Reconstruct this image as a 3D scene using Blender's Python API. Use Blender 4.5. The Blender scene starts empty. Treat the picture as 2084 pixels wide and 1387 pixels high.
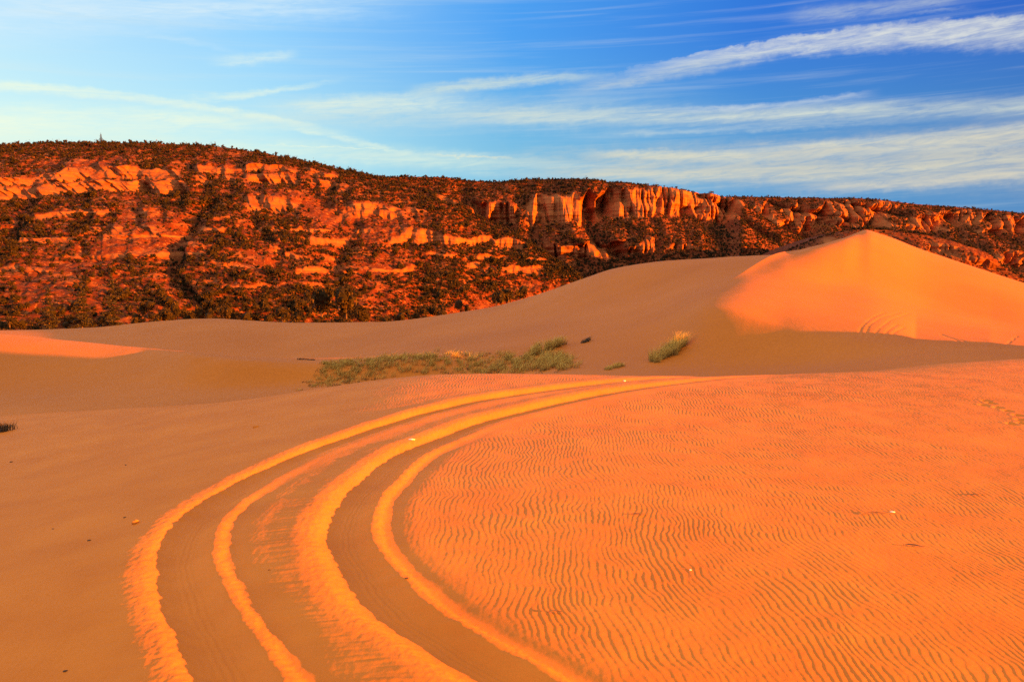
import bpy, math, random
import numpy as np
rng = np.random.default_rng(7); random.seed(7)
sc = bpy.context.scene
COL = sc.collection
R = math.radians

# ------------------------------------------------------------------ camera numbers
F, CX, CY = 1805.0, 1042.0, 693.5          # focal length and centre in photo pixels
HOR = 560.0                                # pixel row of the horizon
TH = math.atan((CY - HOR) / F)             # pitch down
EYE = 2.7                                  # eye height over the sand in front
cT, sT = math.cos(TH), math.sin(TH)
def ray(px, py):
    u = (np.asarray(px, float) - CX) / F; v = -(np.asarray(py, float) - CY) / F
    dy = cT + v * sT; dz = -sT + v * cT
    return u / dy, dz / dy                 # X and height per metre of depth (height relative to the eye)
def zz(py, D): return ray(CX, py)[1] * D + EYE
def pxu(px): return (np.asarray(px, float) - CX) / F / cT     # near the horizon
SUN_AZ, SUN_EL = 110.0, 6.1                # degrees clockwise from the view, degrees up

# ------------------------------------------------------------------ noise
PERM = np.random.default_rng(3).permutation(4096)
GA = np.random.default_rng(4).uniform(0, 2 * np.pi, 4096); GX, GY = np.cos(GA), np.sin(GA)
def pn(x, y, seed=0):
    x = np.asarray(x, float); y = np.asarray(y, float)
    xi = np.floor(x).astype(np.int64); yi = np.floor(y).astype(np.int64)
    xf = x - xi; yf = y - yi
    u = xf * xf * xf * (xf * (xf * 6 - 15) + 10); v = yf * yf * yf * (yf * (yf * 6 - 15) + 10)
    def g(a, b, fx, fy):
        h = PERM[(PERM[(a + seed * 37) & 4095] + b + seed * 101) & 4095]
        return GX[h] * fx + GY[h] * fy
    n00 = g(xi, yi, xf, yf); n10 = g(xi + 1, yi, xf - 1, yf)
    n01 = g(xi, yi + 1, xf, yf - 1); n11 = g(xi + 1, yi + 1, xf - 1, yf - 1)
    a = n00 + u * (n10 - n00); b = n01 + u * (n11 - n01)
    return (a + v * (b - a)) * 1.5
def fbm(x, y, o=4, seed=0, gain=.5):
    s = 0; a = 1
    for k in range(o):
        s = s + a * pn(x * 2**k, y * 2**k, seed + k * 5); a *= gain
    return s
def sig(x): return 1 / (1 + np.exp(-np.clip(x, -40, 40)))
def softplus(x): return np.logaddexp(0, x)
def sstep(a, b, x):
    t = np.clip((x - a) / (b - a), 0, 1); return t * t * (3 - 2 * t)
def pchip(xk, yk, x):
    """monotone cubic through the knots; xk, yk (..., K), x (R,) -> (..., R)"""
    xk = np.asarray(xk, float); yk = np.asarray(yk, float)
    flat = xk.ndim == 1
    if flat: xk = xk[None]; yk = yk[None]
    h = np.diff(xk, axis=1); d = np.diff(yk, axis=1) / h
    m = np.zeros_like(yk)
    w1 = 2 * h[:, 1:] + h[:, :-1]; w2 = h[:, 1:] + 2 * h[:, :-1]
    with np.errstate(divide='ignore', invalid='ignore'):
        mm = (w1 + w2) / (w1 / d[:, :-1] + w2 / d[:, 1:])
    m[:, 1:-1] = np.where(d[:, :-1] * d[:, 1:] > 0, mm, 0)
    m[:, 0] = d[:, 0]; m[:, -1] = d[:, -1]
    x = np.asarray(x, float)
    out = np.where(x[None] < xk[:, :1], yk[:, :1], yk[:, -1:])
    for k in range(xk.shape[1] - 1):
        a = xk[:, k:k+1]; t = (x[None] - a) / h[:, k:k+1]; msk = (t >= 0) & (t <= 1)
        t2 = t * t; t3 = t2 * t
        val = (2*t3-3*t2+1)*yk[:, k:k+1] + (t3-2*t2+t)*h[:, k:k+1]*m[:, k:k+1] + (-2*t3+3*t2)*yk[:, k+1:k+2] + (t3-t2)*h[:, k:k+1]*m[:, k+1:k+2]
        out = np.where(msk, val, out)
    return out[0] if flat else out
def line(pts, x):
    p = sorted(pts); return pchip([a for a, b in p], [b for a, b in p], x)
def blur(z, n, axis):
    for _ in range(n):
        p = np.pad(z, [(1, 1) if i == axis else (0, 0) for i in range(z.ndim)], mode='edge')
        s = [slice(None)] * z.ndim
        a, b, c = list(s), list(s), list(s)
        a[axis] = slice(0, -2); b[axis] = slice(1, -1); c[axis] = slice(2, None)
        z = .25 * p[tuple(a)] + .5 * p[tuple(b)] + .25 * p[tuple(c)]
    return z

# ------------------------------------------------------------------ mesh helpers
def mesh_from(name, co, faces, mat=None, smooth=True, vcol=None):
    """co (N,3); faces (M,3) or (M,4) int array"""
    me = bpy.data.meshes.new(name)
    co = np.ascontiguousarray(co, np.float32); faces = np.ascontiguousarray(faces, np.int32)
    n = faces.shape[1]
    me.vertices.add(len(co)); me.vertices.foreach_set('co', co.ravel())
    me.loops.add(faces.size); me.loops.foreach_set('vertex_index', faces.ravel())
    me.polygons.add(len(faces)); me.polygons.foreach_set('loop_start', np.arange(0, faces.size, n, dtype=np.int32))
    me.polygons.foreach_set('loop_total', np.full(len(faces), n, np.int32))
    me.polygons.foreach_set('use_smooth', np.full(len(faces), smooth, bool))
    if vcol is not None:
        at = me.attributes.new('tone', 'FLOAT', 'POINT'); at.data.foreach_set('value', np.ascontiguousarray(vcol, np.float32))
    me.update(calc_edges=True); me.validate(verbose=False) if len(co) < 1000 else None
    if mat: me.materials.append(mat)
    return me
def link(name, me, parent=None):
    o = bpy.data.objects.new(name, me); COL.objects.link(o)
    if parent: o.parent = parent
    return o
def tag(o, label=None, cat=None, group=None, kind=None):
    if label: o['label'] = label
    if cat: o['category'] = cat
    if group: o['group'] = group
    if kind: o['kind'] = kind
    return o
def gridfaces(nr, nc):
    i = np.arange(nr - 1)[:, None] * nc + np.arange(nc - 1)[None]
    return np.stack([i, i + 1, i + nc + 1, i + nc], -1).reshape(-1, 4)
def sheet(name, X, Y, Z, mat, tone=None):
    co = np.stack([X, Y, Z], -1).reshape(-1, 3)
    return mesh_from(name, co, gridfaces(*X.shape), mat, True, None if tone is None else tone.ravel())

# ------------------------------------------------------------------ material helpers
def newmat(name):
    m = bpy.data.materials.new(name); m.use_nodes = True
    nt = m.node_tree; b = nt.nodes['Principled BSDF']
    return m, nt, b
def N(nt, t, **kw):
    n = nt.nodes.new(t)
    for k, v in kw.items(): setattr(n, k, v)
    return n
def noise(nt, vec, scale, detail=4, rough=.55):
    n = N(nt, 'ShaderNodeTexNoise'); n.inputs['Scale'].default_value = scale
    n.inputs['Detail'].default_value = detail; n.inputs['Roughness'].default_value = rough
    nt.links.new(vec, n.inputs['Vector']); return n.outputs['Fac']
def ramp(nt, fac, stops):
    r = N(nt, 'ShaderNodeValToRGB'); nt.links.new(fac, r.inputs['Fac'])
    e = r.color_ramp.elements
    while len(e) < len(stops): e.new(.5)
    for k, (p, c) in enumerate(stops): e[k].position = p; e[k].color = (*c, 1)
    return r.outputs['Color']
def mixc(nt, fac, a, b, mode='MIX'):
    m = N(nt, 'ShaderNodeMix', data_type='RGBA', blend_type=mode)
    for s, v in ((0, fac), (6, a), (7, b)):
        if isinstance(v, bpy.types.NodeSocket): nt.links.new(v, m.inputs[s])
        elif s == 0: m.inputs[0].default_value = v
        else: m.inputs[s].default_value = (*v, 1)
    return m.outputs[2]
def bump(nt, h, strength, dist, prev=None):
    b = N(nt, 'ShaderNodeBump'); b.inputs['Strength'].default_value = strength; b.inputs['Distance'].default_value = dist
    nt.links.new(h, b.inputs['Height'])
    if prev: nt.links.new(prev, b.inputs['Normal'])
    return b.outputs['Normal']
def mapping(nt, scale=(1, 1, 1), rot=(0, 0, 0)):
    g = N(nt, 'ShaderNodeNewGeometry'); m = N(nt, 'ShaderNodeMapping')
    m.inputs['Scale'].default_value = scale; m.inputs['Rotation'].default_value = rot
    nt.links.new(g.outputs['Position'], m.inputs['Vector']); return m.outputs['Vector']

SAND_A, SAND_B = (.63, .212, .032), (.54, .168, .025)
def sand_material(name, grain, soft, gb, SAND_A=SAND_A, SAND_B=SAND_B, gloss=(.5, .022)):
    m, nt, b = newmat(name)
    pos = mapping(nt)
    c = ramp(nt, noise(nt, pos, soft, 5, .6), [(.3, SAND_B), (.7, SAND_A)])
    g = ramp(nt, noise(nt, pos, grain, 2, .7), [(.25, (.80, .78, .76)), (.75, (1.12, 1.12, 1.12))])
    c = mixc(nt, 1.0, c, g, 'MULTIPLY')
    nt.links.new(c, b.inputs['Base Color'])
    b.inputs['Roughness'].default_value = gloss[0]; b.inputs['Specular IOR Level'].default_value = gloss[1]
    n = bump(nt, noise(nt, pos, grain * .8, 3, .6), gb[0], gb[1])
    if grain < 50: n = bump(nt, noise(nt, mapping(nt, (2.6, .7, 1.5), (0, 0, .35)), 1.0, 6, .7), .35, .05, n)
    nt.links.new(n, b.inputs['Normal'])
    return m
M_near = sand_material('rippled_sand', 160, .8, (.25, .004))
M_far = sand_material('dune_sand', 9, .06, (.18, .05), (.51, .172, .026), (.44, .141, .020), (.6, .04))
M_ground, nt, b = newmat('desert_floor')
pos = mapping(nt)
nt.links.new(ramp(nt, noise(nt, pos, .05, 6), [(.3, SAND_B), (.7, SAND_A)]), b.inputs['Base Color'])
b.inputs['Roughness'].default_value = 1

# ------------------------------------------------------------------ the near dune
def XT(D): return line([(0, -.55), (4, -.95), (6, -1.75), (9, -3.05), (14, -3.0), (18, -2.3), (22, -2.4), (26, -2.0), (40, 0)], np.clip(D, 0, 40))
DC = lambda X: line([(-40, 33), (-17, 30.5), (-11.5, 28.3), (-5.8, 26.2), (0, 25.6), (4, 25.6), (10, 27.5), (15, 30.5), (19, 32), (24, 32), (60, 32)], X)
def base_near(X, Y):
    xt = np.interp(Y, _yt, _xt); q = X - xt
    z = -.03 * np.clip(q, 0, 60) * .6 - .19 * .9 * softplus(-(q + .6) / .9) + .09 * 1.5 * softplus(-(q + 6.5) / 1.5)
    z = z + .10 * fbm(X / 9, Y / 9, 2, 11) * .5
    dc = np.interp(X, _xd, _dc)
    z = z - .42 * 1.3 * softplus((Y - dc) / 1.3)
    z = z + .20 * sstep(13, 26, Y)
    z = z + .010 * np.clip(X - 3, 0, 40) ** 1.0 * sstep(20, 32, Y)
    return z
_yt = np.linspace(0, 60, 400); _xt = XT(_yt)
_xd = np.linspace(-60, 60, 600); _dc = DC(_xd)
def hit(px, py):
    """where the sight line through a pixel meets the near dune"""
    a, b = ray(px, py); D = 1.0
    for D in np.arange(3, 45, .02):
        if b * D + EYE <= base_near(a * D, D): break
    return a * D, D
LIP1 = [(560,1360),(500,1270),(450,1190),(432,1130),(440,1080),(480,1030),(560,975),(640,935),(700,910),(850,857),(1000,818),(1150,795),(1260,781)]
LIP2 = [(1130,1387),(1000,1310),(860,1220),(790,1150),(757,1085),(765,1030),(800,985),(860,928),(920,900),(1000,868),(1150,828),(1300,796),(1440,777)]
def rutline(pts):
    w = sorted([hit(*p) for p in pts], key=lambda p: p[1])
    X = [p[0] for p in w]; D = [p[1] for p in w]
    keep = [0]
    for k in range(1, len(D)):
        if D[k] - D[keep[-1]] > .25: keep.append(k)
    X = [X[k] for k in keep]; D = [D[k] for k in keep]
    s0 = (X[1] - X[0]) / (D[1] - D[0]); s1 = (X[-1] - X[-2]) / (D[-1] - D[-2])
    X = [X[0] - s0 * (D[0] - .5)] + X + [X[-1] + s1 * 12]; D = [.5] + D + [D[-1] + 12]
    d = np.linspace(.5, 45, 900); x = blur(pchip(D, X, d), 40, 0)
    return d, x
RD, RX1 = rutline(LIP1); _, RX2 = rutline(LIP2)
PROF = np.array([(-1.5, 0), (-1.15, .008), (-.92, .028), (-.78, .040), (-.66, .030), (-.45, -.050), (-.34, -.072), (-.2, -.066), (-.10, -.03), (-.03, .012), (0, .020), (.04, .015), (.15, -.024), (.21, -.028), (.36, -.008), (.5, 0), (.6, 0)])
_ps = np.linspace(-1.5, .6, 500); _pz = blur(pchip(PROF[:, 0], PROF[:, 1], _ps), 8, 0)
def rut(X, Y, RX, seed, fade):
    xr = np.interp(Y, RD, RX); sl = np.interp(Y, RD, np.gradient(RX, RD))
    s = (X - xr) / np.sqrt(1 + sl * sl)
    arc = Y + .4 * X
    near = sstep(27, 17, Y)
    s = s + .03 * pn(arc / .9, arc * 0 + seed, seed) + near * .016 * pn(arc / .17, s * 3, seed + 1)
    # crumbly lip and slumped wall
    crumb = fbm(arc / .16, s / .5, 3, seed + 2) * .5
    z = np.interp(s, _ps, _pz)
    lip = np.exp(-((s - .0) / .10) ** 2)
    z = z + lip * .022 * crumb + np.exp(-((s + .5) / .16) ** 2) * .006 * fbm(arc / .12, s / .5, 2, seed + 6)
    z = z + .0045 * fbm(X / .07, Y / .09, 3, seed + 20) * (np.exp(-((s + .62) / .2) ** 2) + np.exp(-((s - .08) / .08) ** 2))
    w = np.clip(sstep(-1.25, -.85, s) * sstep(.42, .24, s), 0, 1)
    # coarse streaks down the outer shoulder
    z = z + np.exp(-((s + .92) / .2) ** 2) * (.004 * pn(Y / .035 + .3 * X, X / .45, seed + 9) + .004 * pn(Y / .09, X / .6, seed + 10))
    z = z + np.exp(-((s + .26) / .09) ** 2) * .0035 * np.sin(s * 2 * np.pi / .055 + pn(arc / .8, arc * 0, seed + 12))
    far = sstep(27, 17, Y) * .68 + .32
    z = np.where(s > -.18, z * (.08 + .92 * sstep(fade + 3, fade - 1.5, Y)), z)
    return z * far, w, s
def ripple(X, Y):
    w = .22 * pn(X / 2.3, Y / 2.6, 21) + .06 * pn(X / .5, Y / .6, 22) + .022 * pn(X / .16, Y / .2, 23)
    def saw(p):
        t = p - np.floor(p)
        v = np.where(t < .21, t / .21, 1 - (t - .21) / .79); return v * v * (3 - 2 * v) * .55 + v * .45
    a = saw((X + .05 * Y + w) / .060); b2 = saw((X - .04 * Y + w * .8 + 3.1) / .069 + .6 * pn(X / .8, Y / 1.1, 25))
    m = sstep(-.25, .25, pn(X / .9, Y / 1.2, 26) + .35 * pn(X / .3, Y / .35, 27))
    return (a * m + b2 * (1 - m)) - .5
FEET = [(2007,815),(2017,820),(2003,824),(2032,829),(2051,836),(2072,845),(2078,854),(2082,861),(2060,862)]
def near_height(X, Y):
    z = base_near(X, Y)
    r1, w1, s1 = rut(X, Y, RX1, 41, 10.3); r2, w2, s2 = rut(X, Y, RX2, 61, 13.5)
    q = X - np.interp(Y, _yt, _xt)
    amp = .0010 + .0026 * sstep(.25, .75, s2 + .12 * pn(X / .5, Y / .8, 31)) * sstep(-3.2, -.6, q) + .0036 * sstep(.32, .55, s1) * sstep(-1.15, -1.35, s2) * sstep(-.25, .35, fbm(X / .8, Y / .9, 2, 39))
    amp = amp + .0024 * sstep(17, 22, Y) * sstep(-4, 0, q)
    amp = amp * (.85 + .5 * np.clip(fbm(X / 1.1, Y / 1.5, 3, 33), -.7, .8)) * (1 + 1.0 * sstep(9, 20, Y))
    amp = amp * (1 - .35 * sstep(9, 15, X) * sstep(16, 25, Y))          # smoother towards the far shoulder
    z = z + r1 + r2 + ripple(X, Y) * amp * (1 - w1) * (1 - w2)
    z = z + .0012 * fbm(X / .06, Y / .06, 3, 35) * (1 - .4 * (w1 + w2)) + .004 * fbm(X / .5, Y / .5, 2, 37)
    for (fx, fy) in FXY:
        d = np.sqrt(((X - fx) / .09) ** 2 + ((Y - fy) / .13) ** 2)
        z = z - .045 * np.exp(-d ** 2 * 1.6) + .005 * np.exp(-((d - 1.5) / .4) ** 2)
    return z
FXY = [hit(*p) for p in FEET]
u = np.linspace(-.80, .80, 2500)
dr = list(np.linspace(-4, .6, 24))
while dr[-1] < 44: dr.append(dr[-1] + max(.013, .0027 * dr[-1]))
dr = np.array(dr)
U, D = np.meshgrid(u, dr); Xn, Yn = U * (D + 6), D
Zn = near_height(Xn, Yn)
tag(link('dune', sheet('dune', Xn, Yn, Zn, M_near)), kind='structure')

# ------------------------------------------------------------------ the dunes behind it
def knot(ptsD, ptsP, px):
    d = line(ptsD, px) if isinstance(ptsD, list) else np.full_like(px, float(ptsD))
    return d, zz(line(ptsP, px), d)
pxs = np.linspace(CX - .95 * F, CX + .95 * F, 2000)
KN = [
 (26, [(-700,1250),(-300,1200),(0,1150),(300,1050),(640,930),(900,815),(1300,840),(1700,840),(1900,830),(2084,830),(2800,820)]),
 ([(-700,50),(300,50),(700,46),(1000,45),(2800,45)], [(-700,900),(-300,890),(0,868),(300,845),(640,808),(900,790),(1300,780),(1500,775),(1700,752),(1900,722),(2000,714),(2084,716),(2400,700),(2800,690)]),
 ([(-700,68),(0,68),(560,62),(1000,62),(1300,57),(1440,56),(1600,54),(1760,50.5),(1900,47.5),(2084,47),(2800,47)],
  [(-700,830),(-300,825),(0,806),(300,795),(560,785),(800,775),(1000,768),(1160,752),(1300,748),(1440,748),(1600,744),(1760,734),(1900,719),(2084,717),(2400,695),(2800,680)]),
 ([(-700,104),(0,88),(280,83),(400,70),(560,66),(800,66),(1000,73),(1300,78),(1440,70),(1600,62),(1760,56),(1900,51),(2084,50),(2800,50)],
  [(-700,640),(-300,655),(0,681),(280,708),(560,736),(700,740),(800,734),(1000,712),(1160,690),(1300,662),(1380,642),(1440,622),(1600,664),(1760,692),(1900,713),(2084,718),(2400,690),(2800,675)]),
 ([(-700,112),(0,108),(560,106),(1300,100),(1440,92),(1520,89),(1600,86),(1760,88),(1900,84),(2084,76),(2800,72)],
  [(-700,690),(-300,690),(0,695),(280,738),(420,748),(560,744),(680,722),(800,699),(1000,672),(1160,640),(1300,606),(1440,574),(1520,562),(1600,572),(1680,581),(1760,589),(1900,632),(2084,672),(2400,690),(2800,700)]),
 ([(-700,200),(0,180),(200,172),(430,163),(560,158),(900,149),(1180,138),(1300,130),(1440,120),(1520,113),(1600,108),(1660,111),(1710,117),(1760,126),(1850,124),(2084,114),(2800,110)],
  [(-700,690),(-300,676),(0,672),(200,666),(300,656),(430,648),(520,653),(600,657),(780,655),(900,641),(1000,625),(1100,597),(1180,569),(1250,546),(1350,531),(1480,523),(1600,515),(1660,500),(1710,485),(1740,475),(1760,470),(1785,476),(1870,508),(2000,550),(2084,577),(2200,610),(2400,665),(2800,720)]),
 ([(-700,230),(0,215),(560,190),(1300,180),(1760,165),(2800,150)],
  [(-700,720),(0,700),(430,688),(780,692),(1000,670),(1250,610),(1600,580),(1760,555),(2084,630),(2800,740)]),
 (320, [(-700,690),(2800,690)]),
]
rows = np.concatenate([np.linspace(26, 150, 530), np.linspace(150.6, 225, 110), np.linspace(228, 320, 20)])
kd, kz = zip(*[knot(a, b, pxs) for a, b in KN])
Zf = pchip(np.stack(kd, 1), np.stack(kz, 1), rows).T
Zf = blur(blur(Zf, 3, 0), 4, 1)
Uf, Df = np.meshgrid(pxu(pxs), rows); Xf, Yf = Uf * Df, Df
def groove(pts, Ds, depth, wid):
    global Zf
    a = [ray(*p)[0] * d for p, d in zip(pts, Ds)]
    for t in np.linspace(0, 1, 90):
        k = t * (len(pts) - 1); x = np.interp(k, range(len(a)), a); y = np.interp(k, range(len(a)), Ds)
        m = (np.abs(Xf - x) < 1.2) & (np.abs(Yf - y) < 1.2)
        dd = (Xf[m] - x) ** 2 + (Yf[m] - y) ** 2
        TR[m] = np.minimum(TR[m], -depth * np.exp(-dd / wid ** 2))
TR = np.zeros_like(Zf)
# the sharp crest that climbs to the summit of the large dune
PXG = np.repeat(pxs[None], len(rows), 0)
pr = np.interp(rows, [70, 85, 96, 108, 117, 126, 132], [1425, 1470, 1530, 1600, 1680, 1752, 1775])[:, None]
Zf = Zf + .55 * sstep(80, 104, rows)[:, None] * sstep(150, 126, rows)[:, None] * (np.exp(-np.abs(PXG - pr) / 34) - .55 * np.exp(-((PXG - pr) / 60) ** 2))
def surfD(px, py, lo=46, hi=135):
    j = np.argmin(np.abs(pxs - px)); 
    b = ray(px, py)[1]; z = Zf[:, j] - (b * rows + EYE)
    ok = np.where((z >= 0) & (rows > lo))[0]
    return rows[ok[0]] if len(ok) else hi
for arc in ([(1745,690),(1752,668),(1772,648),(1800,636)], [(1757,692),(1768,664),(1790,648),(1830,636)], [(1770,694),(1790,668),(1815,650),(1850,638)],
            [(1783,696),(1800,680),(1825,660)], [(1800,700),(1815,682),(1840,666)], [(2034,715),(2050,700),(2070,684)], [(1960,700),(1940,690),(1915,680)], [(1990,706),(1960,694),(1925,686)]):
    groove(arc, [surfD(*p) for p in arc], .035, .11)
Zf = Zf + TR
scuff = sstep(1700, 1900, np.meshgrid(pxs, rows)[0]) * sstep(70, 52, Df) * sstep(44, 49, Df)
Zf = Zf + scuff * .05 * (1 - np.abs(fbm(Xf / 1.6 + .8 * Yf / 1.6, Yf / 2.5, 3, 71)))
lefty = sstep(-5, -16, Xf) * sstep(85, 60, Df)
Zf = Zf + lefty * .05 * fbm(Xf / 3.5, Yf / 1.1, 3, 73) + .03 * fbm(Xf / 6, Yf / 6, 3, 75)
tag(link('dune', sheet('dune', Xf, Yf, Zf, M_far)), kind='structure')

# the rest of the dune field: behind and beside the camera, and the desert floor to the horizon
gx, gy = np.meshgrid(np.concatenate([np.linspace(-20000, -200, 12), np.linspace(-150, 150, 121), np.linspace(200, 20000, 12)]),
                     np.concatenate([np.linspace(-4000, -200, 8), np.linspace(-150, 150, 121), np.linspace(200, 20000, 16)]))
inn = sstep(150, 100, np.abs(gx)) * sstep(-150, -100, gy) * sstep(40, 34, gy)
gz = -28 * (1 - inn) + inn * (np.where((np.abs(gx) < .80 * (gy + 6) - 4) & (gy > -1), -9, -.35) + base_near(np.clip(gx, -40, 40), np.clip(gy, 1, 25)) - .015 * np.abs(gx))
tag(link('ground', sheet('ground', gx, gy, gz, M_ground)), kind='structure')
# unseen high dune added on the sun's side, shaped to shadow the valley
hx, hy = np.meshgrid(np.linspace(38, 120, 120), np.linspace(6, 60, 140))
cr = 60 + .12 * (hy - 30)
hz = 13.5 * np.exp(-np.abs((hy - 29.8) / 11.6) ** 8) * np.where(hx < cr, np.exp(-((hx - cr) / 9) ** 2), np.exp(-((hx - cr) / 28) ** 2)) - 2.5
tag(link('dune', sheet('dune', hx, hy, hz + .3 * fbm(hx / 12, hy / 12, 3, 81), M_far)), kind='structure')
# ------------------------------------------------------------------ the sandstone hills
M_hill, nt, b = newmat('red_sandstone_slope')
at = N(nt, 'ShaderNodeAttribute', attribute_name='tone')
pos = mapping(nt)
soil = ramp(nt, noise(nt, pos, .05, 6, .7), [(.25, (.055, .011, .004)), (.5, (.11, .022, .006)), (.75, (.10, .028, .009))])
rub = ramp(nt, noise(nt, pos, .45, 4, .7), [(.55, (0, 0, 0)), (.66, (1, 1, 1))])
soil = mixc(nt, rub, soil, (.30, .115, .045))
lay = noise(nt, mapping(nt, (.006, .006, .42)), 1.0, 5, .65)
rock = ramp(nt, lay, [(.30, (.12, .027, .008)), (.42, (.29, .096, .029)), (.55, (.35, .130, .045)), (.62, (.16, .038, .012)), (.75, (.40, .165, .064))])
rock = mixc(nt, .45, rock, ramp(nt, noise(nt, mapping(nt, (.12, .12, .02)), 1.0, 5, .7), [(.35, (.15, .040, .012)), (.65, (.35, .130, .047))]))
nt.links.new(mixc(nt, at.outputs['Fac'], soil, rock), b.inputs['Base Color'])
b.inputs['Roughness'].default_value = .95; b.inputs['Specular IOR Level'].default_value = .1
nrm = bump(nt, noise(nt, pos, .5, 5, .7), .7, 1.2)
nrm = bump(nt, lay, .6, 1.5, nrm)
nt.links.new(nrm, b.inputs['Normal'])

HILLS = []
def hill(px0, px1, nc, top, topD, base, baseD, bands, seed, big=28, nv=380, slots=1.0, cut=1.0, ravines=(), smooth_=False):
    px = np.linspace(px0, px1, nc); v = np.linspace(0, 1, nv)
    D0 = line(baseD, px)[:, None]; D1 = line(topD, px)[:, None]
    z0 = zz(line(base, px), D0[:, 0])[:, None]; z1 = zz(line(top, px), D1[:, 0])[:, None]
    V = np.repeat(v[None], nc, 0)
    PX = np.repeat(px[:, None], nv, 1)
    z = z0 + (z1 - z0) * V
    Dl = D0 + (D1 - D0) * V
    c = np.zeros_like(V); pyl0 = HOR - (z - EYE) / Dl * F
    for (pts, th, stren, brk) in bands:            # pts: (px, py) of the ledge's middle; th: its half height in pixels
        a0, a1 = pts[0][0], pts[-1][0]
        py = line(pts, px)[:, None]
        pyl = HOR - (z - EYE) / Dl * F
        jag = th * .55 * fbm(PX / 34, 0 * PX + seed, 3, seed + len(pts))
        w = 1 - sstep(.75, 1.15, np.abs(pyl - py + jag) / th)
        env = sstep(a0, a0 + 22, PX) * sstep(a1, a1 - 22, PX)
        nb = fbm(PX / 60, pyl / 25, 3, seed + 7)
        w = w * env * stren * np.clip(1.0 + brk * (nb - .15) * 2.2, 0, 1)
        c = np.maximum(c, w)
    def box(a, n):
        for _ in range(3):
            p = np.cumsum(np.pad(a, ((0, 0), (n + 1, n)), mode='edge'), 1); a = (p[:, 2 * n + 1:] - p[:, :-2 * n - 1]) / (2 * n + 1)
        return a
    g = np.cumsum((1 - .94 * c) / np.maximum(.25, 1 - .94 * box(c, nv // 9)), 1); g = (g - g[:, :1]) / (g[:, -1:] - g[:, :1])
    D = D0 + (D1 - D0) * g
    X = np.repeat(pxu(px)[:, None], nv, 1) * Dl
    env = sstep(0, .12, V) * (1 - .6 * sstep(.85, 1, V))
    gully = 1 - np.abs(pn(X / 150 + .55 * pn(X / 200, z / 60, seed + 1) + z / 190, z / 210, seed + 2)) * 2.6
    disp = 0
    for rp, rw, rd in ravines:
        rp = sorted(rp, key=lambda q: q[1]); py_ = np.clip(pyl0, rp[0][1], rp[-1][1])
        rx = np.interp(py_, [q[1] for q in rp], [q[0] for q in rp]) + 7 * pn(pyl0 / 18, PX * 0 + 3, seed + 15)
        disp = disp - rd * np.exp(-((PX - rx) / rw) ** 2) * sstep(rp[0][1] - 20, rp[0][1] + 15, pyl0) * sstep(rp[-1][1] + 25, rp[-1][1] - 5, pyl0)
    disp = disp + (0 if smooth_ else 1) * env * (-big * np.clip(gully, -.2, 1) ** 2 * (0 if ravines else 1) + (big * 1.3 * fbm(X / 150 + z / 200, z / 110, 2, seed + 2) if ravines else 0) + big * .45 * fbm(X / 60 + z / 160, z / 60, 3, seed + 3))
    sl = np.exp(-(pn(X / 19, z / 160, seed + 4) / .10) ** 2) + (.6 if slots < 1.2 else .15) * np.exp(-(pn(X / 8, z / 60, seed + 5) / .10) ** 2) + (1.5 * np.exp(-(pn(X / 62 + .2 * pn(X / 30, z / 40, seed + 19), z / 300, seed + 18) / (.13 if slots < 2.2 else .17)) ** 2) if slots > 1.2 else 0)
    disp = disp + c * cut * ((2.5 if slots > 1.2 else 5) * fbm(X / 16, z / 120, 3, seed + 6) - 8 * slots * sl) + (c * 7 * np.round(2.2 * fbm(X / 40, z / 220, 2, seed + 21)) / 2.2 if slots > 1.2 else 0) + c * (2.6 * pn(X / 140, z / (2.4 if smooth_ else 3.4), seed + 8) + 1.2 * pn(X / 60, z / 4.7, seed + 9))
    disp = disp + (1 - c) * env * (1.6 * fbm(X / 22 + z / 60, z / 12, 3, seed + 11) + 2.0 * fbm(X / 9, z / 6, 3, seed + 10))
    Y = D - disp
    if smooth_: z = z + (1 - .7 * c) * env * (2.6 * fbm(X / 110, Dl / 60, 3, seed + 16) + 1.3 * fbm(X / 24, Dl / 14, 3, seed + 17))
    tone = np.clip(c * 1.3, 0, 1) * np.clip(1 + .5 * fbm(X / 12, z / 5, 2, seed + 12), 0, 1)
    out = sstep(.25, .5, fbm(X / 20, z / 5, 3, seed + 13)) * env * (.3 if slots > 1.2 else .42)                    # scattered outcrops
    tone = np.maximum(tone * (.82 if smooth_ else 1), out)
    z = z + .8 * (1 - c) * fbm(X / 6, Y / 6, 2, seed + 14) * env
    # the plateau behind the rim
    k = np.arange(1, 14)[None] / 13
    Xp = np.repeat(X[:, -1:], 13, 1) * (1 + .0 * k); Yp = Y[:, -1:] + 420 * k; zp = z[:, -1:] - 60 * k ** 2
    X = np.concatenate([X, Xp], 1); Y = np.concatenate([Y, Yp], 1); Z = np.concatenate([z, zp], 1)
    T = np.concatenate([tone, np.zeros_like(Xp)], 1)
    tag(link('hill', sheet('hill', X[::-1], Y[::-1], Z[::-1], M_hill, T[::-1])), kind='structure')
    HILLS.append(dict(X=X, Y=Y, Z=Z, c=c, px=px, nv=nv, seed=seed))

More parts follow.
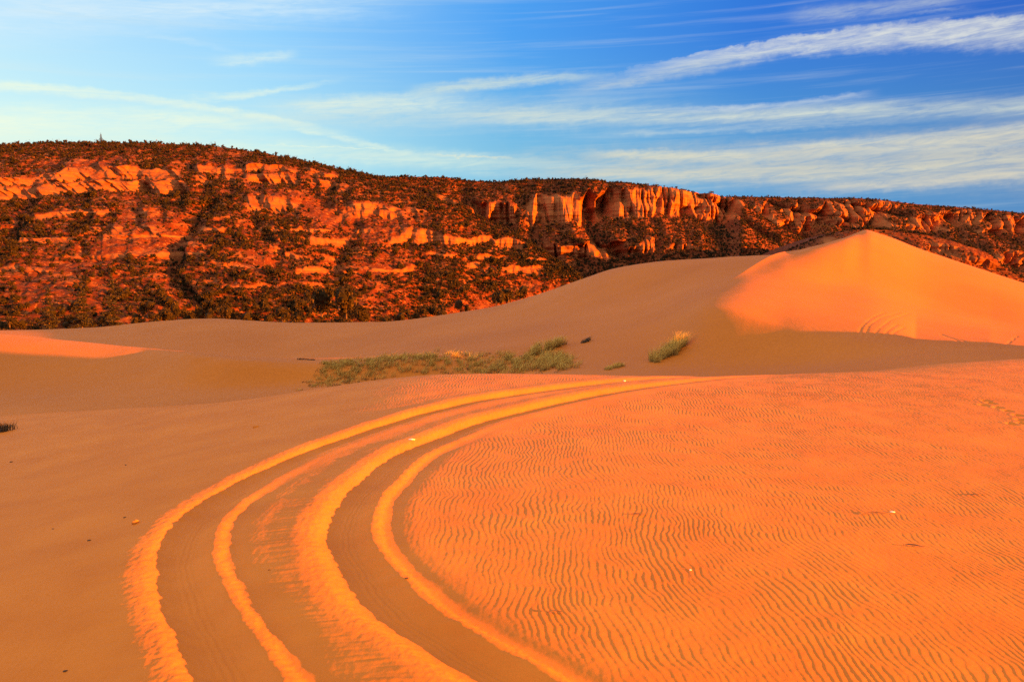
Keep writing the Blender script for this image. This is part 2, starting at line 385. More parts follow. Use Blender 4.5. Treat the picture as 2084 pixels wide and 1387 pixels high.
hill(-650, 1300, 1500,
     [(-650,315),(-300,306),(0,294),(200,290),(300,291),(450,300),(600,320),(700,342),(780,360),(860,387),(920,404),(960,432),(1050,478),(1110,512),(1160,548),(1200,580),(1300,640)],
     [(-650,760),(0,800),(450,830),(780,800),(960,760),(1200,700),(1300,690)],
     [(-650,700),(1100,700),(1300,690)],
     [(-650,370),(0,385),(450,420),(900,520),(1200,650),(1300,680)],
     [([(-60,380),(60,374),(230,353),(390,357)], 8, 1, .4), ([(-60,400),(60,394),(230,376),(395,379)], 10, 1, .3), ([(400,348),(560,346),(720,368)], 6, .95, .7), ([(400,366),(560,364),(720,386)], 8, .95, .7), ([(495,418),(560,420),(620,424)], 13, .9, .6), ([(60,440),(250,432),(400,440)], 4, .8, .9), ([(-60,480),(150,486),(420,478)], 3.5, .8, .9), ([(380,462),(520,468),(760,470)], 3.5, .85, .8), ([(120,520),(300,515),(500,522)], 3.5, .7, 1.0), ([(440,545),(640,552),(860,548)], 4, .75, .9), ([(860,515),(980,525),(1120,530)], 4, .85, .8), ([(300,580),(520,588),(700,580)], 3.5, .6, 1.0),
      ([(700,424),(790,432),(880,442)], 12, .9, .7), ([(885,392),(945,408)], 15, 1, .2), ([(780,480),(900,486),(1080,505)], 13, .9, .9), ([(180,470),(300,468),(340,474)], 9, .8, .9),
      ([(620,492),(720,492)], 9, .8, .8), ([(540,505),(700,540)], 9, .7, 1.0), ([(940,540),(1120,556)], 9, .7, 1.0), ([(0,545),(120,560)], 8, .7, 1.0)], 201, 13, cut=.4, slots=.5, smooth_=True, ravines=[([(430,415),(350,500),(340,560),(395,630)],24,17),([(150,330),(62,390),(20,480)],20,7),([(610,385),(715,460),(670,560),(700,640)],26,12),([(180,515),(235,630)],18,4),([(490,430),(570,520),(530,600)],18,4),([(800,470),(860,540),(850,620)],20,5)])
hill(600, 1720, 1250,
     [(600,372),(780,360),(900,360),(960,367),(1010,370),(1090,364),(1180,364),(1250,370),(1330,378),(1420,390),(1500,402),(1525,425),(1560,450),(1620,480),(1720,540)],
     [(600,1150),(1010,1200),(1250,1170),(1500,1240),(1720,1200)],
     [(600,640),(1720,640)],
     [(600,960),(1200,930),(1550,860),(1720,850)],
     [([(955,434),(1060,436)], 18, 1, .1), ([(1062,430),(1200,424),(1300,412),(1400,412),(1520,424)], 27, 1, .15), ([(1090,508),(1180,512),(1260,506),(1345,496)], 15, 1, .5), ([(1350,500),(1450,505)], 6, .6, 1)], 301, 30, slots=1.9)
hill(1380, 2900, 1300,
     [(1380,402),(1510,400),(1620,402),(1750,404),(1850,414),(1950,422),(2084,434),(2400,462),(2900,500)],
     [(1380,1700),(1620,1700),(2084,1720),(2900,1800)],
     [(1380,610),(2900,610)],
     [(1380,1330),(1700,1345),(2084,1360),(2900,1420)],
     [([(1450,448),(1620,444),(1740,436),(1850,440)], 24, 1, .5), ([(1830,450),(1960,452),(2084,458),(2300,476),(2900,510)], 19, 1, .5), ([(1990,522),(2200,535),(2700,550)], 14, .9, .4)], 401, 24, slots=2.4)
hill(1480, 2300, 700,
     [(1480,580),(1560,535),(1600,512),(1640,492),(1700,472),(1760,464),(1850,472),(1900,482),(1960,498),(2000,514),(2040,540),(2084,566),(2160,610),(2300,650)],
     [(1480,900),(1850,900),(2084,860),(2300,840)],
     [(1480,640),(2300,670)],
     [(1480,620),(1640,640),(2084,760),(2300,800)],
     [([(1880,500),(1960,515),(2030,548)], 8, .8, .8), ([(1660,490),(1800,500)], 8, .7, .9)], 501, 18, nv=260)

# ------------------------------------------------------------------ trees and scrub on them
M_leaf, nt, b = newmat('juniper_foliage')
at = N(nt, 'ShaderNodeAttribute', attribute_name='tone')
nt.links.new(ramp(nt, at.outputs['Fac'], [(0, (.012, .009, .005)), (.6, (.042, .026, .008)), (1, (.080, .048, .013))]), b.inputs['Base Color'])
b.inputs['Roughness'].default_value = .9; b.inputs['Specular IOR Level'].default_value = .1
M_bark, nt, b = newmat('bark'); b.inputs['Base Color'].default_value = (.13, .07, .04, 1); b.inputs['Roughness'].default_value = 1
def ico(sub=2):
    import bmesh
    bm = bmesh.new(); bmesh.ops.create_icosphere(bm, subdivisions=sub, radius=1)
    co = np.array([v.co[:] for v in bm.verts]); f = np.array([[v.index for v in p.verts] for p in bm.faces]); bm.free(); return co, f
ICO = ico(); ICO1 = ico(1)
def shards(rg, n, size, place):
    c = place(n); k = rg.normal(size=(n, 3, 3)) * size * rg.uniform(.6, 1.3, (n, 1, 1))
    return (c[:, None] + k).reshape(-1, 3), np.arange(n * 3).reshape(n, 3)
def bush(seed, nl, core=True, light=False):
    """unit-sized crown: width about 2, base at 0, height about 1.7"""
    rg = np.random.default_rng(seed); parts = []; tones = []; off = 0; fs = []
    lobes = [(rg.normal(size=3) * (.38, .38, .2) + (0, 0, .85), rg.uniform(.45, .75)) for _ in range(4)]
    def place(n):
        i = rg.integers(0, len(lobes), n); d = rg.normal(size=(n, 3)); d /= np.linalg.norm(d, axis=1)[:, None]
        L = np.array([l[0] for l in lobes])[i]; r = np.array([l[1] for l in lobes])[i]
        p = L + d * (r * rg.uniform(.65, 1.08, n))[:, None] * (1, 1, .9); p[:, 2] = np.maximum(p[:, 2], .08); return p
    if core:
        for L, r in lobes[:2]:
            I = ICO1 if light else ICO
            co = I[0] * r * .85 * rg.uniform(.75, 1.15, (len(I[0]), 1)) * (1, 1, .9) + L; co[:, 2] = np.maximum(co[:, 2], .03)
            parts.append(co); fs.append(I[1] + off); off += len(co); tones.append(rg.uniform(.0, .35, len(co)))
    co, f = shards(rg, nl, .13 if nl > 100 else .2, place)
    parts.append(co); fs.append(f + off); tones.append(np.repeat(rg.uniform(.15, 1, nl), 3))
    return np.concatenate(parts), np.concatenate(fs), np.concatenate(tones)
def pine(seed, nl):
    rg = np.random.default_rng(seed)
    h = 1 - np.sqrt(rg.uniform(0, 1, nl)) * .92; lv = rg.integers(0, 4, nl)
    ang = rg.uniform(0, 2 * np.pi, nl)
    lay = np.round(h * 11 + .3 * np.sin(ang * 3 + seed)) / 11
    h = .6 * lay + .4 * h
    r = (1 - h) ** .85 * .26 * np.sqrt(rg.uniform(.05, 1, nl)) * (.75 + .35 * np.sin(ang * 2 + lay * 23) )
    c = np.stack([np.cos(ang) * r, np.sin(ang) * r, h - r * .25], 1); c[:, 2] = np.maximum(c[:, 2], .05)
    k = rg.normal(size=(nl, 3, 3)) * .017 * (1, 1, .6)
    return (c[:, None] + k).reshape(-1, 3), np.arange(nl * 3).reshape(nl, 3), np.repeat(rg.uniform(.1, 1, nl), 3)
def trunk_mesh(h, r, name='trunk'):
    n = 7; lv = np.linspace(0, 1, 5); a = np.arange(n) / n * 2 * np.pi
    co = np.array([[np.cos(t) * r * (1 - .75 * k) + .05 * h * .2 * math.sin(3 * k), np.sin(t) * r * (1 - .75 * k), h * k - .02 * h] for k in lv for t in a])
    f = np.array([[i * n + j, i * n + (j + 1) % n, (i + 1) * n + (j + 1) % n, (i + 1) * n + j] for i in range(4) for j in range(n)])
    return mesh_from(name, co, f, M_bark)
M_pine, nt, b = newmat('pine_foliage'); at = N(nt, 'ShaderNodeAttribute', attribute_name='tone')
nt.links.new(ramp(nt, at.outputs['Fac'], [(0, (.007, .006, .004)), (1, (.050, .032, .011))]), b.inputs['Base Color']); b.inputs['Roughness'].default_value = .95
def tree_kind(name, crown, h, r):
    co, f, t = crown
    return mesh_from('crown', co, f, M_pine if name == 'pine_tree' else M_leaf, False, t), trunk_mesh(h, r)

# scatter positions over the slopes
def scatter(H, n, seed, vmin=.02, vmax=1.0, dens=None, cmax=.25):
    rg = np.random.default_rng(seed); P = []
    nc = len(H['px'])
    i = rg.integers(0, nc, n * 4); j = (rg.uniform(vmin, vmax, n * 4) * (H['nv'] - 1)).astype(int)
    c = H['c'][i, j]; X, Y, Z = H['X'][i, j], H['Y'][i, j], H['Z'][i, j]
    d = fbm(X / 70, Z / 35, 3, seed + 3) * .75 + .5 + (dens(H['px'][i], j / H['nv']) if dens else 0)
    ok = (c < cmax) & (rg.uniform(0, 1, n * 4) < np.clip(d, .06, 1))
    return np.stack([X, Y, Z], 1)[ok][:n], rg
pts = []
for H, n, dens in ((HILLS[0], 44000, lambda p, v: .45 * sstep(.80, .9, v) + .35 * sstep(.2, .08, v)), (HILLS[1], 24000, lambda p, v: .4 * sstep(.78, .9, v) + .5), (HILLS[2], 24000, lambda p, v: .4 * sstep(.75, .9, v) + .45), (HILLS[3], 2500, None)):
    p, rg = scatter(H, n, H['seed'] + 50, dens=dens, cmax=.45 if H is HILLS[2] else .25); s = rg.lognormal(np.log(.86 + .3 * (H is HILLS[1]) + .6 * (H is HILLS[2])), .40, len(p)); pts.append(np.column_stack([p, s]))
    # rim trees standing on the skyline
    nc = len(H['px']); k = rg.integers(0, nc, 420); j = H['nv'] - 1 - rg.integers(0, 4, 420)
    pts.append(np.column_stack([H['X'][k, j], H['Y'][k, j], H['Z'][k, j] - .3, np.minimum(rg.lognormal(np.log(1.3), .3, 420), 2.1)]))
pts = np.concatenate(pts); pts[:, 3] = np.minimum(pts[:, 3], 2.6)
vis = np.abs(pts[:, 0]) < .72 * pts[:, 1]; pts = pts[vis]
qx = pts[:, 0] / pts[:, 1] * F * cT + CX; qy = HOR - (pts[:, 2] - EYE) / pts[:, 1] * F
pts = pts[~((qx > 40) & (qx < 275) & (qy > 580) & (rng.uniform(0, 1, len(pts)) < .65))]      # a clearing behind the tall pines
# how large each shows, and whether a dune hides it
pp = np.column_stack([pts[:, 0] / pts[:, 1] * F * cT + CX, HOR - (pts[:, 2] + pts[:, 3] - EYE) / pts[:, 1] * F])
ridge = line(KN[5][1], np.clip(pp[:, 0], -700, 2800))
app = pts[:, 3] / pts[:, 1]
inview = (pp[:, 0] > 5) & (pp[:, 0] < 2080) & (pp[:, 1] < ridge - 3)
order = np.argsort(-(app * inview)); big300 = order[:280]; rest = np.setdiff1d(np.arange(len(pts)), big300)
PROTO = [bush(900 + k, 22, light=True) for k in range(10)]
def mass(name, P, protos, seed):
    rg = np.random.default_rng(seed); C, Fc, T = [], [], []; off = 0
    kk = rg.integers(0, len(protos), len(P))
    for k, (co, f, t) in enumerate(protos):
        Q = P[kk == k]; n = len(Q)
        if not n: continue
        a = rg.uniform(0, 2 * np.pi, n); ca, sa = np.cos(a)[:, None], np.sin(a)[:, None]
        s = Q[:, 3][:, None]; hz = rg.uniform(.8, 1.35, n)[:, None]
        x = (co[None, :, 0] * ca - co[None, :, 1] * sa) * s + Q[:, :1]; y = (co[None, :, 0] * sa + co[None, :, 1] * ca) * s + Q[:, 1:2]
        z = co[None, :, 2] * s * hz + Q[:, 2:3] - .2
        C.append(np.stack([x, y, z], -1).reshape(-1, 3)); Fc.append((f[None] + (np.arange(n) * len(co))[:, None, None]).reshape(-1, 3) + off); off += n * len(co)
        T.append((t[None] * rg.uniform(.5, 1.1, n)[:, None]).ravel())
    return link(name, mesh_from(name, np.concatenate(C), np.concatenate(Fc), M_leaf, False, np.concatenate(T)))
tag(mass('scrub', pts[rest], PROTO, 5), 'dark juniper scrub covering the red slopes and rims of the hills', 'scrub', kind='stuff')
KINDS = [tree_kind('juniper_tree', bush(950 + k, 260), .9, .10) for k in range(6)]
def plant_tree(name, km, loc, s, hz, rot, label, cat, group=None):
    r = bpy.data.objects.new(name, None); COL.objects.link(r); r.location = loc; r.rotation_euler = (0, 0, rot); r.scale = (s, s, s * hz)
    r.empty_display_size = .5
    c = link('crown', km[0], r); t = link('trunk', km[1], r)
    return tag(r, label, cat, group)
for n, k in enumerate(big300):
    x, y, z, s = pts[k]
    plant_tree('juniper_tree', KINDS[n % 6], (x, y, z - .25), s * 1.12, random.uniform(.85, 1.35), random.uniform(0, 6.28),
               'bushy dark juniper growing on the red hillside among others like it', 'tree', 'junipers scattered over the red hillside')
# taller trees at the foot of the hill, behind the far dune
PINES = [tree_kind('pine_tree', pine(970 + k, 4200), .9, .014) for k in range(3)]
def at_px(px, pyb, D): a = ray(px, pyb); return (float(a[0] * D), D, float(a[1] * D + EYE))
for k, (px, pt, pb, D, lab) in enumerate([(100, 580, 668, 318, 'leftmost of the three tall pines at the foot of the red hill'),
                                          (168, 568, 668, 322, 'middle one of the three tall pines at the foot of the red hill'),
                                          (229, 560, 666, 326, 'rightmost of the three tall pines at the foot of the red hill')]):
    p = at_px(px, pb + 10, D); h = (pb + 10 - pt) / F * D
    plant_tree('pine_tree', PINES[k], p, h, 1, k * 2.1, lab, 'tree', 'tall pines at the foot of the hill')
p = at_px(206, 300, 790)
plant_tree('pine_tree', PINES[1], p, 12.5, 1, .4, 'lone pine standing taller than the rest on the skyline of the wooded hill', 'tree')
foot = [(20,640,.9),(45,648,1),(275,640,1),(275,636,1),(300,618,1.2),(318,640,.9),(340,628,1.1),(362,622,1),(385,634,1.1),(410,630,1.1),(432,640,.9),(455,628,1.2),(478,634,1),(500,640,1.2),(525,636,1.1),(548,640,1),(575,634,1.2),(600,638,1.1),
        (640,600,1.6),(655,618,1.7),(672,590,1.7),(690,604,1.9),(705,622,1.5),(740,636,1.2),(780,640,1),(812,636,1.1),(850,632,1),(900,628,1),(945,618,1.1),(1010,600,1.3),(1035,592,1.4),(1060,586,1.2)]
for n, (px, py, s) in enumerate(foot):
    D = 372 + 8 * math.sin(n * 2.3)
    p = at_px(px, py + 26, D)
    plant_tree('juniper_tree', KINDS[n % 6], p, 2.5 * s, random.uniform(1.1, 1.6), random.uniform(0, 6.28),
               'large dark juniper in the thicket where the red hill meets the dune', 'tree', 'thicket of junipers at the foot of the hill')

# ------------------------------------------------------------------ plants and litter on the sand
def t2(x, y):
    j = np.interp(x / y, pxu(pxs), np.arange(len(pxs))); i = np.interp(y, rows, np.arange(len(rows)))
    return Zf[np.round(i).astype(int), np.round(j).astype(int)]
def grassmat(name, stops):
    m, nt, b = newmat(name); at = N(nt, 'ShaderNodeAttribute', attribute_name='tone')
    nt.links.new(ramp(nt, at.outputs['Fac'], stops), b.inputs['Base Color']); b.inputs['Roughness'].default_value = .8; return m
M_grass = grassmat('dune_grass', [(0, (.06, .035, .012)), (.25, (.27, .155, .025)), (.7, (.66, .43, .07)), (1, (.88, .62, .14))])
M_twig = grassmat('dark_twigs', [(0, (.035, .018, .010)), (1, (.11, .07, .03))])
def blades(name, roots, h, w, lean, mat, seed, curl=.5, tone=(.2, 1)):
    rg = np.random.default_rng(seed); n = len(roots)
    hh = h * rg.uniform(.45, 1.1, n); d = rg.normal(size=(n, 2)) * .35 + np.array(lean); a = rg.uniform(0, np.pi, n)
    side = np.stack([np.cos(a), np.sin(a), 0 * a], 1) * (w * rg.uniform(.6, 1.2, n))[:, None] * .5
    up = np.stack([d[:, 0] * .4, d[:, 1] * .4, 1 + 0 * a], 1) * (hh * .55)[:, None]
    tip = np.stack([d[:, 0] * (.5 + curl), d[:, 1] * (.5 + curl), .9 + 0 * a], 1) * hh[:, None]
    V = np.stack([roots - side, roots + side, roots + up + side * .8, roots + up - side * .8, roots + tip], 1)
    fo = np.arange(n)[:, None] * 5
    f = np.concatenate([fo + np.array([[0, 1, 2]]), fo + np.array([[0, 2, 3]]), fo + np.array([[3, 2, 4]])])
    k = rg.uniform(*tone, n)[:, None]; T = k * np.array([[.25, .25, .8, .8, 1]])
    return link(name, mesh_from(name, V.reshape(-1, 3), f, mat, False, T.ravel()))
def on_sand(pxa, Da, rg=None):
    x = pxu(pxa) * Da; return np.stack([x, Da, t2(x, Da) - .02], 1)
def clump(name, spine, n, spread, h, w, lean, seed, label, mat=M_grass, cat='grass clump', ntuft=None, kind=None, group=None, tone=(.2, 1)):
    """spine: [(px, depth, height factor)] along which tufts of blades stand"""
    rg = np.random.default_rng(seed); nt_ = ntuft or max(1, n // 160)
    t = rg.uniform(0, len(spine) - 1, nt_); ar = np.arange(len(spine))
    cx = np.interp(t, ar, [s[0] for s in spine]); cd = np.interp(t, ar, [s[1] for s in spine]); hf = np.interp(t, ar, [s[2] for s in spine])
    cX = pxu(cx) * cd + rg.normal(size=nt_) * spread[0]; cY = cd + rg.normal(size=nt_) * spread[1]
    k = rg.integers(0, nt_, n)
    x = cX[k] + np.clip(rg.normal(size=n), -1.3, 1.3) * .16; y = cY[k] + np.clip(rg.normal(size=n), -1.3, 1.3) * .16
    roots = np.stack([x, y, t2(x, y) - .03], 1)
    tf = rg.uniform(.55, 1.1, nt_)
    o = blades(name, roots, h * hf[k] * tf[k], w, lean, mat, seed, tone=tone)
    return tag(o, label, cat, group, kind)
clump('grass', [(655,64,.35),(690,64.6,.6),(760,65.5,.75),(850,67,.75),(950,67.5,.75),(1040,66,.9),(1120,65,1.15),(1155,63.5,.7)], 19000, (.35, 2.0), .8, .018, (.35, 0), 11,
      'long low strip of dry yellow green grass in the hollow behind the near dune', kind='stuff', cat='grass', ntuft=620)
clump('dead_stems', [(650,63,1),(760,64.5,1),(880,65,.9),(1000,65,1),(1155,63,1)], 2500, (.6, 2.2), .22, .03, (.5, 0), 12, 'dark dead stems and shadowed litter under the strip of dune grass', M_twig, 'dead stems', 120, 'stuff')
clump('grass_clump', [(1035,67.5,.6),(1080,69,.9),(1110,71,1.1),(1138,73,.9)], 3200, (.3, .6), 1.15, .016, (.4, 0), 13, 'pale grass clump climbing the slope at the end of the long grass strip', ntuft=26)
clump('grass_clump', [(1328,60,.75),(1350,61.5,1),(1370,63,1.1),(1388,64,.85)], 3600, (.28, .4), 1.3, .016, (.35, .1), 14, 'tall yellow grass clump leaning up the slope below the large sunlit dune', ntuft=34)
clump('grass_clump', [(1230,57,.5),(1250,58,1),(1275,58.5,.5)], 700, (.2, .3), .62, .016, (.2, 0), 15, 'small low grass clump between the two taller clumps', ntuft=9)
clump('grass_clump', [(663,surfD(664,741),.8),(668,surfD(666,741),.8)], 700, (.02, .02), .42, .05, (.2, 0), 26, 'tiny grass tuft standing alone above the left end of the grass strip', ntuft=1)
clump('dead_bush', [(1184,surfD(1188,697)-.4,.8),(1192,surfD(1192,695),1),(1201,surfD(1196,693)+.3,.9)], 260, (.05, .1), .5, .035, (.6, 0), 17, 'small dark dead bush alone on the shaded sand slope', M_twig, 'bush', 4)
clump('dead_bush', [(284,118,1),(296,118.5,1)], 140, (.1, .1), .35, .05, (.4, 0), 18, 'tiny dark twig heap on the far shaded dune near its skyline', M_twig, 'bush', 3)
clump('dead_bush', [(605,70,1),(640,69,1)], 260, (.2, .3), .22, .04, (.4, 0), 19, 'flat dark dead twigs lying left of the grass strip', M_twig, 'bush', 6)
def tn(x, y): return near_height(np.atleast_1d(np.asarray(x, float)), np.atleast_1d(np.asarray(y, float)))
rg = np.random.default_rng(23)
hx_, hd_ = hit(13, 874)
rx = hx_ + rg.normal(size=320) * .13; ry = hd_ - .3 + rg.normal(size=320) * .12
tag(blades('dune_plant', np.stack([rx, ry, tn(rx, ry) - .02], 1), .30, .022, (.1, 0), M_twig, 24, tone=(.1, 1)), 'dark leafy dune plant at the edge of the near dune crest', 'plant')

M_stone, nt, b = newmat('pale_stone'); b.inputs['Base Color'].default_value = (.75, .68, .55, 1); b.inputs['Roughness'].default_value = .7
M_dark, nt, b = newmat('dark_stone'); b.inputs['Base Color'].default_value = (.07, .035, .02, 1); b.inputs['Roughness'].default_value = .9
def stone(name, px, py, size, mat, label, cat, seed, flat=.6, long=1.0):
    rg = np.random.default_rng(seed); x, y = hit(px, py)
    co = ICO[0] * rg.uniform(.75, 1.2, (len(ICO[0]), 1)) * (long, 1, flat) * size
    me = mesh_from(name, co, ICO[1], mat, False); o = link(name, me)
    o.location = (x, y, float(tn(x, y)[0]) + size * flat * .35); o.rotation_euler = (0, 0, rg.uniform(-.4, .4)); return tag(o, label, cat)
stone('pebble', 838, 898, .03, M_stone, 'white flat stone in the second wheel rut where the tracks bend away', 'pebble', 1, .5, 1.8)
stone('pebble', 1271, 773, .035, M_stone, 'tiny white stone by the far end of the wheel tracks', 'pebble', 2)
stone('pebble', 1405, 1160, .012, M_stone, 'tiny white pebble in the middle of the rippled sand', 'pebble', 4)
stone('sand_clod', 276, 1068, .038, M_near, 'small orange sand lump lit on the shaded slope beside the outer wheel rut', 'sand lump', 6, .8)
stone('sand_clod', 521, 869, .05, M_near, 'small lit sand lump on the shaded slope above the outer track', 'sand lump', 7, .6, 1.4)
for k, (px, py, s, lab) in enumerate([(23,940,.035,'dark pebble on the shaded sand near the left edge of the picture'), (254,1053,.020,'dark pebble just above the lit sand lump'), (182,1100,.022,'dark pebble on the shaded slope left of the outer rut bend'),
                                      (133,1366,.018,'dark pebble in the lower left corner of the sand'), (256,946,.022,'dark speck of a pebble midway up the shaded slope'), (548,1162,.013,'dark pebble among the small ripples between the ruts'),
                                      (108,1076,.016,'small dark pebble furthest from the tracks on the lower shaded slope'), (828,1183,.02,'dark chip of wood on the lit lip of the inner rut')]):
    stone('pebble', px, py, s * .7, M_dark, lab, 'pebble', 20 + k, .6, 1.3)
def twig(px, py, length, rot, label, seed, mat):
    x, y = hit(px, py); n = 5; k = np.linspace(-.5, .5, 9)
    rg = np.random.default_rng(seed); cx = k * length; cy = .06 * length * np.sin(k * 7 + seed); cz = .012 + .02 * length * np.cos(k * 5)
    a = np.arange(n) / n * 2 * np.pi; r = .006 * (1.2 - np.abs(k))
    co = np.array([[cx[i], cy[i] + r[i] * np.cos(t), cz[i] + r[i] * np.sin(t)] for i in range(9) for t in a])
    f = np.array([[i * n + j, i * n + (j + 1) % n, (i + 1) * n + (j + 1) % n, (i + 1) * n + j] for i in range(8) for j in range(n)])
    o = link('twig', mesh_from('twig', co, f, mat)); o.location = (x, y, float(tn(x, y)[0]) + .004); o.rotation_euler = (0, 0, rot); return tag(o, label, 'twig')
twig(1128, 1248, .12, .1, 'short dark twig lying on ripples right of the inner track', 1, M_bark)
twig(1778, 1046, .34, .15, 'long thin twig on the ripples with a pale tip', 2, M_bark)
stone('dry_leaf', 1816, 1042, .024, M_stone, 'pale dry leaf at the end of the long twig', 'leaf', 9, .4, 1.4)
twig(1860, 1112, .22, -.25, 'thin bent twig on the ripples near the right edge', 3, M_bark)
twig(1300, 1048, .22, .1, 'thin brown stalk lying across the middle ripples', 4, M_bark)
twig(1990, 1008, .30, .2, 'dark stalk at the right edge above the ripples', 5, M_bark)
# ------------------------------------------------------------------ light, camera, colour management
sun = bpy.data.lights.new('sun', 'SUN'); sun.energy = 5.0; sun.angle = R(.55); sun.color = (1, .27, .0)
so = bpy.data.objects.new('sun', sun); COL.objects.link(so)
az, el = R(SUN_AZ), R(SUN_EL)
from mathutils import Vector
sd = Vector((math.sin(az) * math.cos(el), math.cos(az) * math.cos(el), math.sin(el)))
so.rotation_euler = sd.to_track_quat('Z', 'Y').to_euler(); so.location = (30, -20, 40)
cam = bpy.data.cameras.new('camera'); cam.sensor_width = 36; cam.lens = 36 * F / 2084; cam.clip_end = 60000; cam.clip_start = .05
co_ = bpy.data.objects.new('camera', cam); COL.objects.link(co_)
co_.location = (0, 0, EYE); co_.rotation_euler = (math.pi / 2 - TH, 0, 0)
sc.camera = co_
sc.cycles.use_denoising = False
sc.view_settings.view_transform = 'Standard'; sc.view_settings.look = 'None'; sc.view_settings.gamma = 1; sc.view_settings.use_curve_mapping = False
EXPO = 2.5
sc.view_settings.exposure = EXPO
# ------------------------------------------------------------------ the sky
w = bpy.data.worlds.new('World'); sc.world = w; w.use_nodes = True
nt = w.node_tree; bg = nt.nodes['Background']
class Ex:
    def __init__(s, o): s.o = o
    def _m(s, op, *a):
        n = nt.nodes.new('ShaderNodeMath'); n.operation = op
        for i, v in enumerate((s,) + a):
            if isinstance(v, Ex): nt.links.new(v.o, n.inputs[i])
            else: n.inputs[i].default_value = v
        return Ex(n.outputs[0])
    def __add__(s, b): return s._m('ADD', b)
    def __sub__(s, b): return s._m('SUBTRACT', b)
    def __mul__(s, b): return s._m('MULTIPLY', b)
    def __truediv__(s, b): return s._m('DIVIDE', b)
    def abs(s): return s._m('ABSOLUTE')
    def max(s, b): return s._m('MAXIMUM', b)
    def min(s, b): return s._m('MINIMUM', b)
    def pow(s, b): return s._m('POWER', b)
    def ss(s, a, b):
        n = nt.nodes.new('ShaderNodeMapRange'); n.interpolation_type = 'SMOOTHSTEP'; nt.links.new(s.o, n.inputs[0])
        if a < b: v = (a, b, 0, 1)
        else: v = (b, a, 1, 0)
        for i in range(4): n.inputs[i + 1].default_value = v[i]
        return Ex(n.outputs[0])
tc = N(nt, 'ShaderNodeTexCoord'); sx = N(nt, 'ShaderNodeSeparateXYZ'); nt.links.new(tc.outputs['Generated'], sx.inputs[0])
X_, Y_, Z_ = (Ex(sx.outputs[k]) for k in range(3))
AZ = X_._m('ARCTAN2', Y_) * 57.29578                   # degrees right of north (the view)
EL = Z_.max(-1).min(1)._m('ARCSINE') * 57.29578
def nz(sx_, sy_, tilt, det=5, rough=.6, off=0, warp=0):
    c = N(nt, 'ShaderNodeCombineXYZ')
    t = EL - AZ * tilt
    nt.links.new((AZ * sx_ + off).o, c.inputs[0]); nt.links.new((t * sy_).o, c.inputs[1]); c.inputs[2].default_value = off
    n = N(nt, 'ShaderNodeTexNoise'); nt.links.new(c.outputs[0], n.inputs['Vector']); n.inputs['Scale'].default_value = 1
    n.inputs['Detail'].default_value = det; n.inputs['Roughness'].default_value = rough; n.inputs['Distortion'].default_value = warp
    return Ex(n.outputs['Fac'])
def lin(c): return tuple((v / 255 / 12.92 if v < 10.3 else ((v / 255 + .055) / 1.055) ** 2.4) for v in c)
a01 = (AZ + 180) / 360
def azramp(st): return ramp(nt, a01.o, [((a + 180) / 360, lin(c)) for a, c in st])
high = azramp([(-180, (150,200,245)), (-90, (210,238,255)), (-32, (186,228,252)), (-15, (140,205,252)), (0, (66,156,240)), (15, (28,112,216)), (30, (16,90,197)), (60, (30,85,170)), (85, (200,180,150)), (104, (255,235,190)), (130, (210,190,160)), (180, (150,190,235))])
low = azramp([(-180, (200,190,170)), (-90, (220,230,220)), (-32, (208,244,238)), (-15, (184,232,240)), (0, (112,186,222)), (15, (70,150,208)), (30, (55,125,190)), (60, (110,150,180)), (80, (255,200,120)), (104, (255,235,170)), (128, (255,200,120)), (180, (200,190,170))])
col = mixc(nt, EL.ss(6, 16).o, low, high)
clouds = []
def ae(px, py):
    u_, w_ = ray(px, py); return math.degrees(math.atan(u_)), math.degrees(math.atan(w_ / math.sqrt(1 + u_ * u_)))
NA = nz(.10, .9, .06, 6, .62, 3, .6); NB = nz(.45, 2.2, .10, 6, .65, 9, .4); NC = nz(.06, 2.0, .03, 5, .6, 17, .3); ND = nz(1.3, 1.6, 0, 5, .6, 31, .2)
NF = nz(.34, 2.6, .07, 6, .7, 61, .8); NE2 = nz(.16, .9, .05, 6, .62, 71, 1.0); NE = nz(.08, 1.4, -.16, 6, .62, 41, .4)
def cloud(p, th, dens, fade, colr, fib=.6, upper=1.0, lump=.55, nzs=None):
    """p: three pixels along its middle; th: half thickness (deg) at both ends; fade: (pixels) over which the two ends melt away"""
    (a0, e0), (a1, e1), (a2, e2) = [ae(*q) for q in p]
    A = np.linalg.solve([[1, a0, a0*a0], [1, a1, a1*a1], [1, a2, a2*a2]], [e0, e1, e2])
    ec = (AZ * float(A[2]) + float(A[1])) * AZ + float(A[0])
    k = (th[1] - th[0]) / (a2 - a0)
    t = (AZ * k + (th[0] - k * a0)).max(.05)
    d = (EL - ec + (NB - .5) * lump + (ND - .5) * lump * .8) / t
    up = d.max(0).ss(1, 1 - upper) ; dn = (d * -1).max(0).ss(1, 0)
    m = up * dn
    f0 = math.degrees(fade[0] / F); f1 = math.degrees(fade[1] / F)
    m = m * AZ.ss(a0 - .2 * f0, a0 + f0) * AZ.ss(a2 + .2 * f1, a2 - f1)
    n = (nzs or NA)
    m = m * (n.ss(.25, .68) * fib + (1 - fib)) * (NF.ss(.25, .66) * .62 + .38) * dens
    clouds.append((m, colr))
CR, WH, YE, GR = (238,228,190), (232,234,228), (240,248,218), (205,212,208)
cloud([(1230,165),(1600,98),(2140,72)], (.38,1.2), .86, (300,10), (232,232,220), .4, .35, .75, NB)
cloud([(1120,190),(1350,150),(1600,108)], (.7,.6), .75, (120,200), GR, .5)
cloud([(820,190),(1040,166),(1260,152)], (.6,.45), .85, (80,120), (225,232,205), .5)
cloud([(900,232),(1420,236),(2140,212)], (.75,.9), .85, (150,20), (222,226,205), .5, 1, .3, NC)
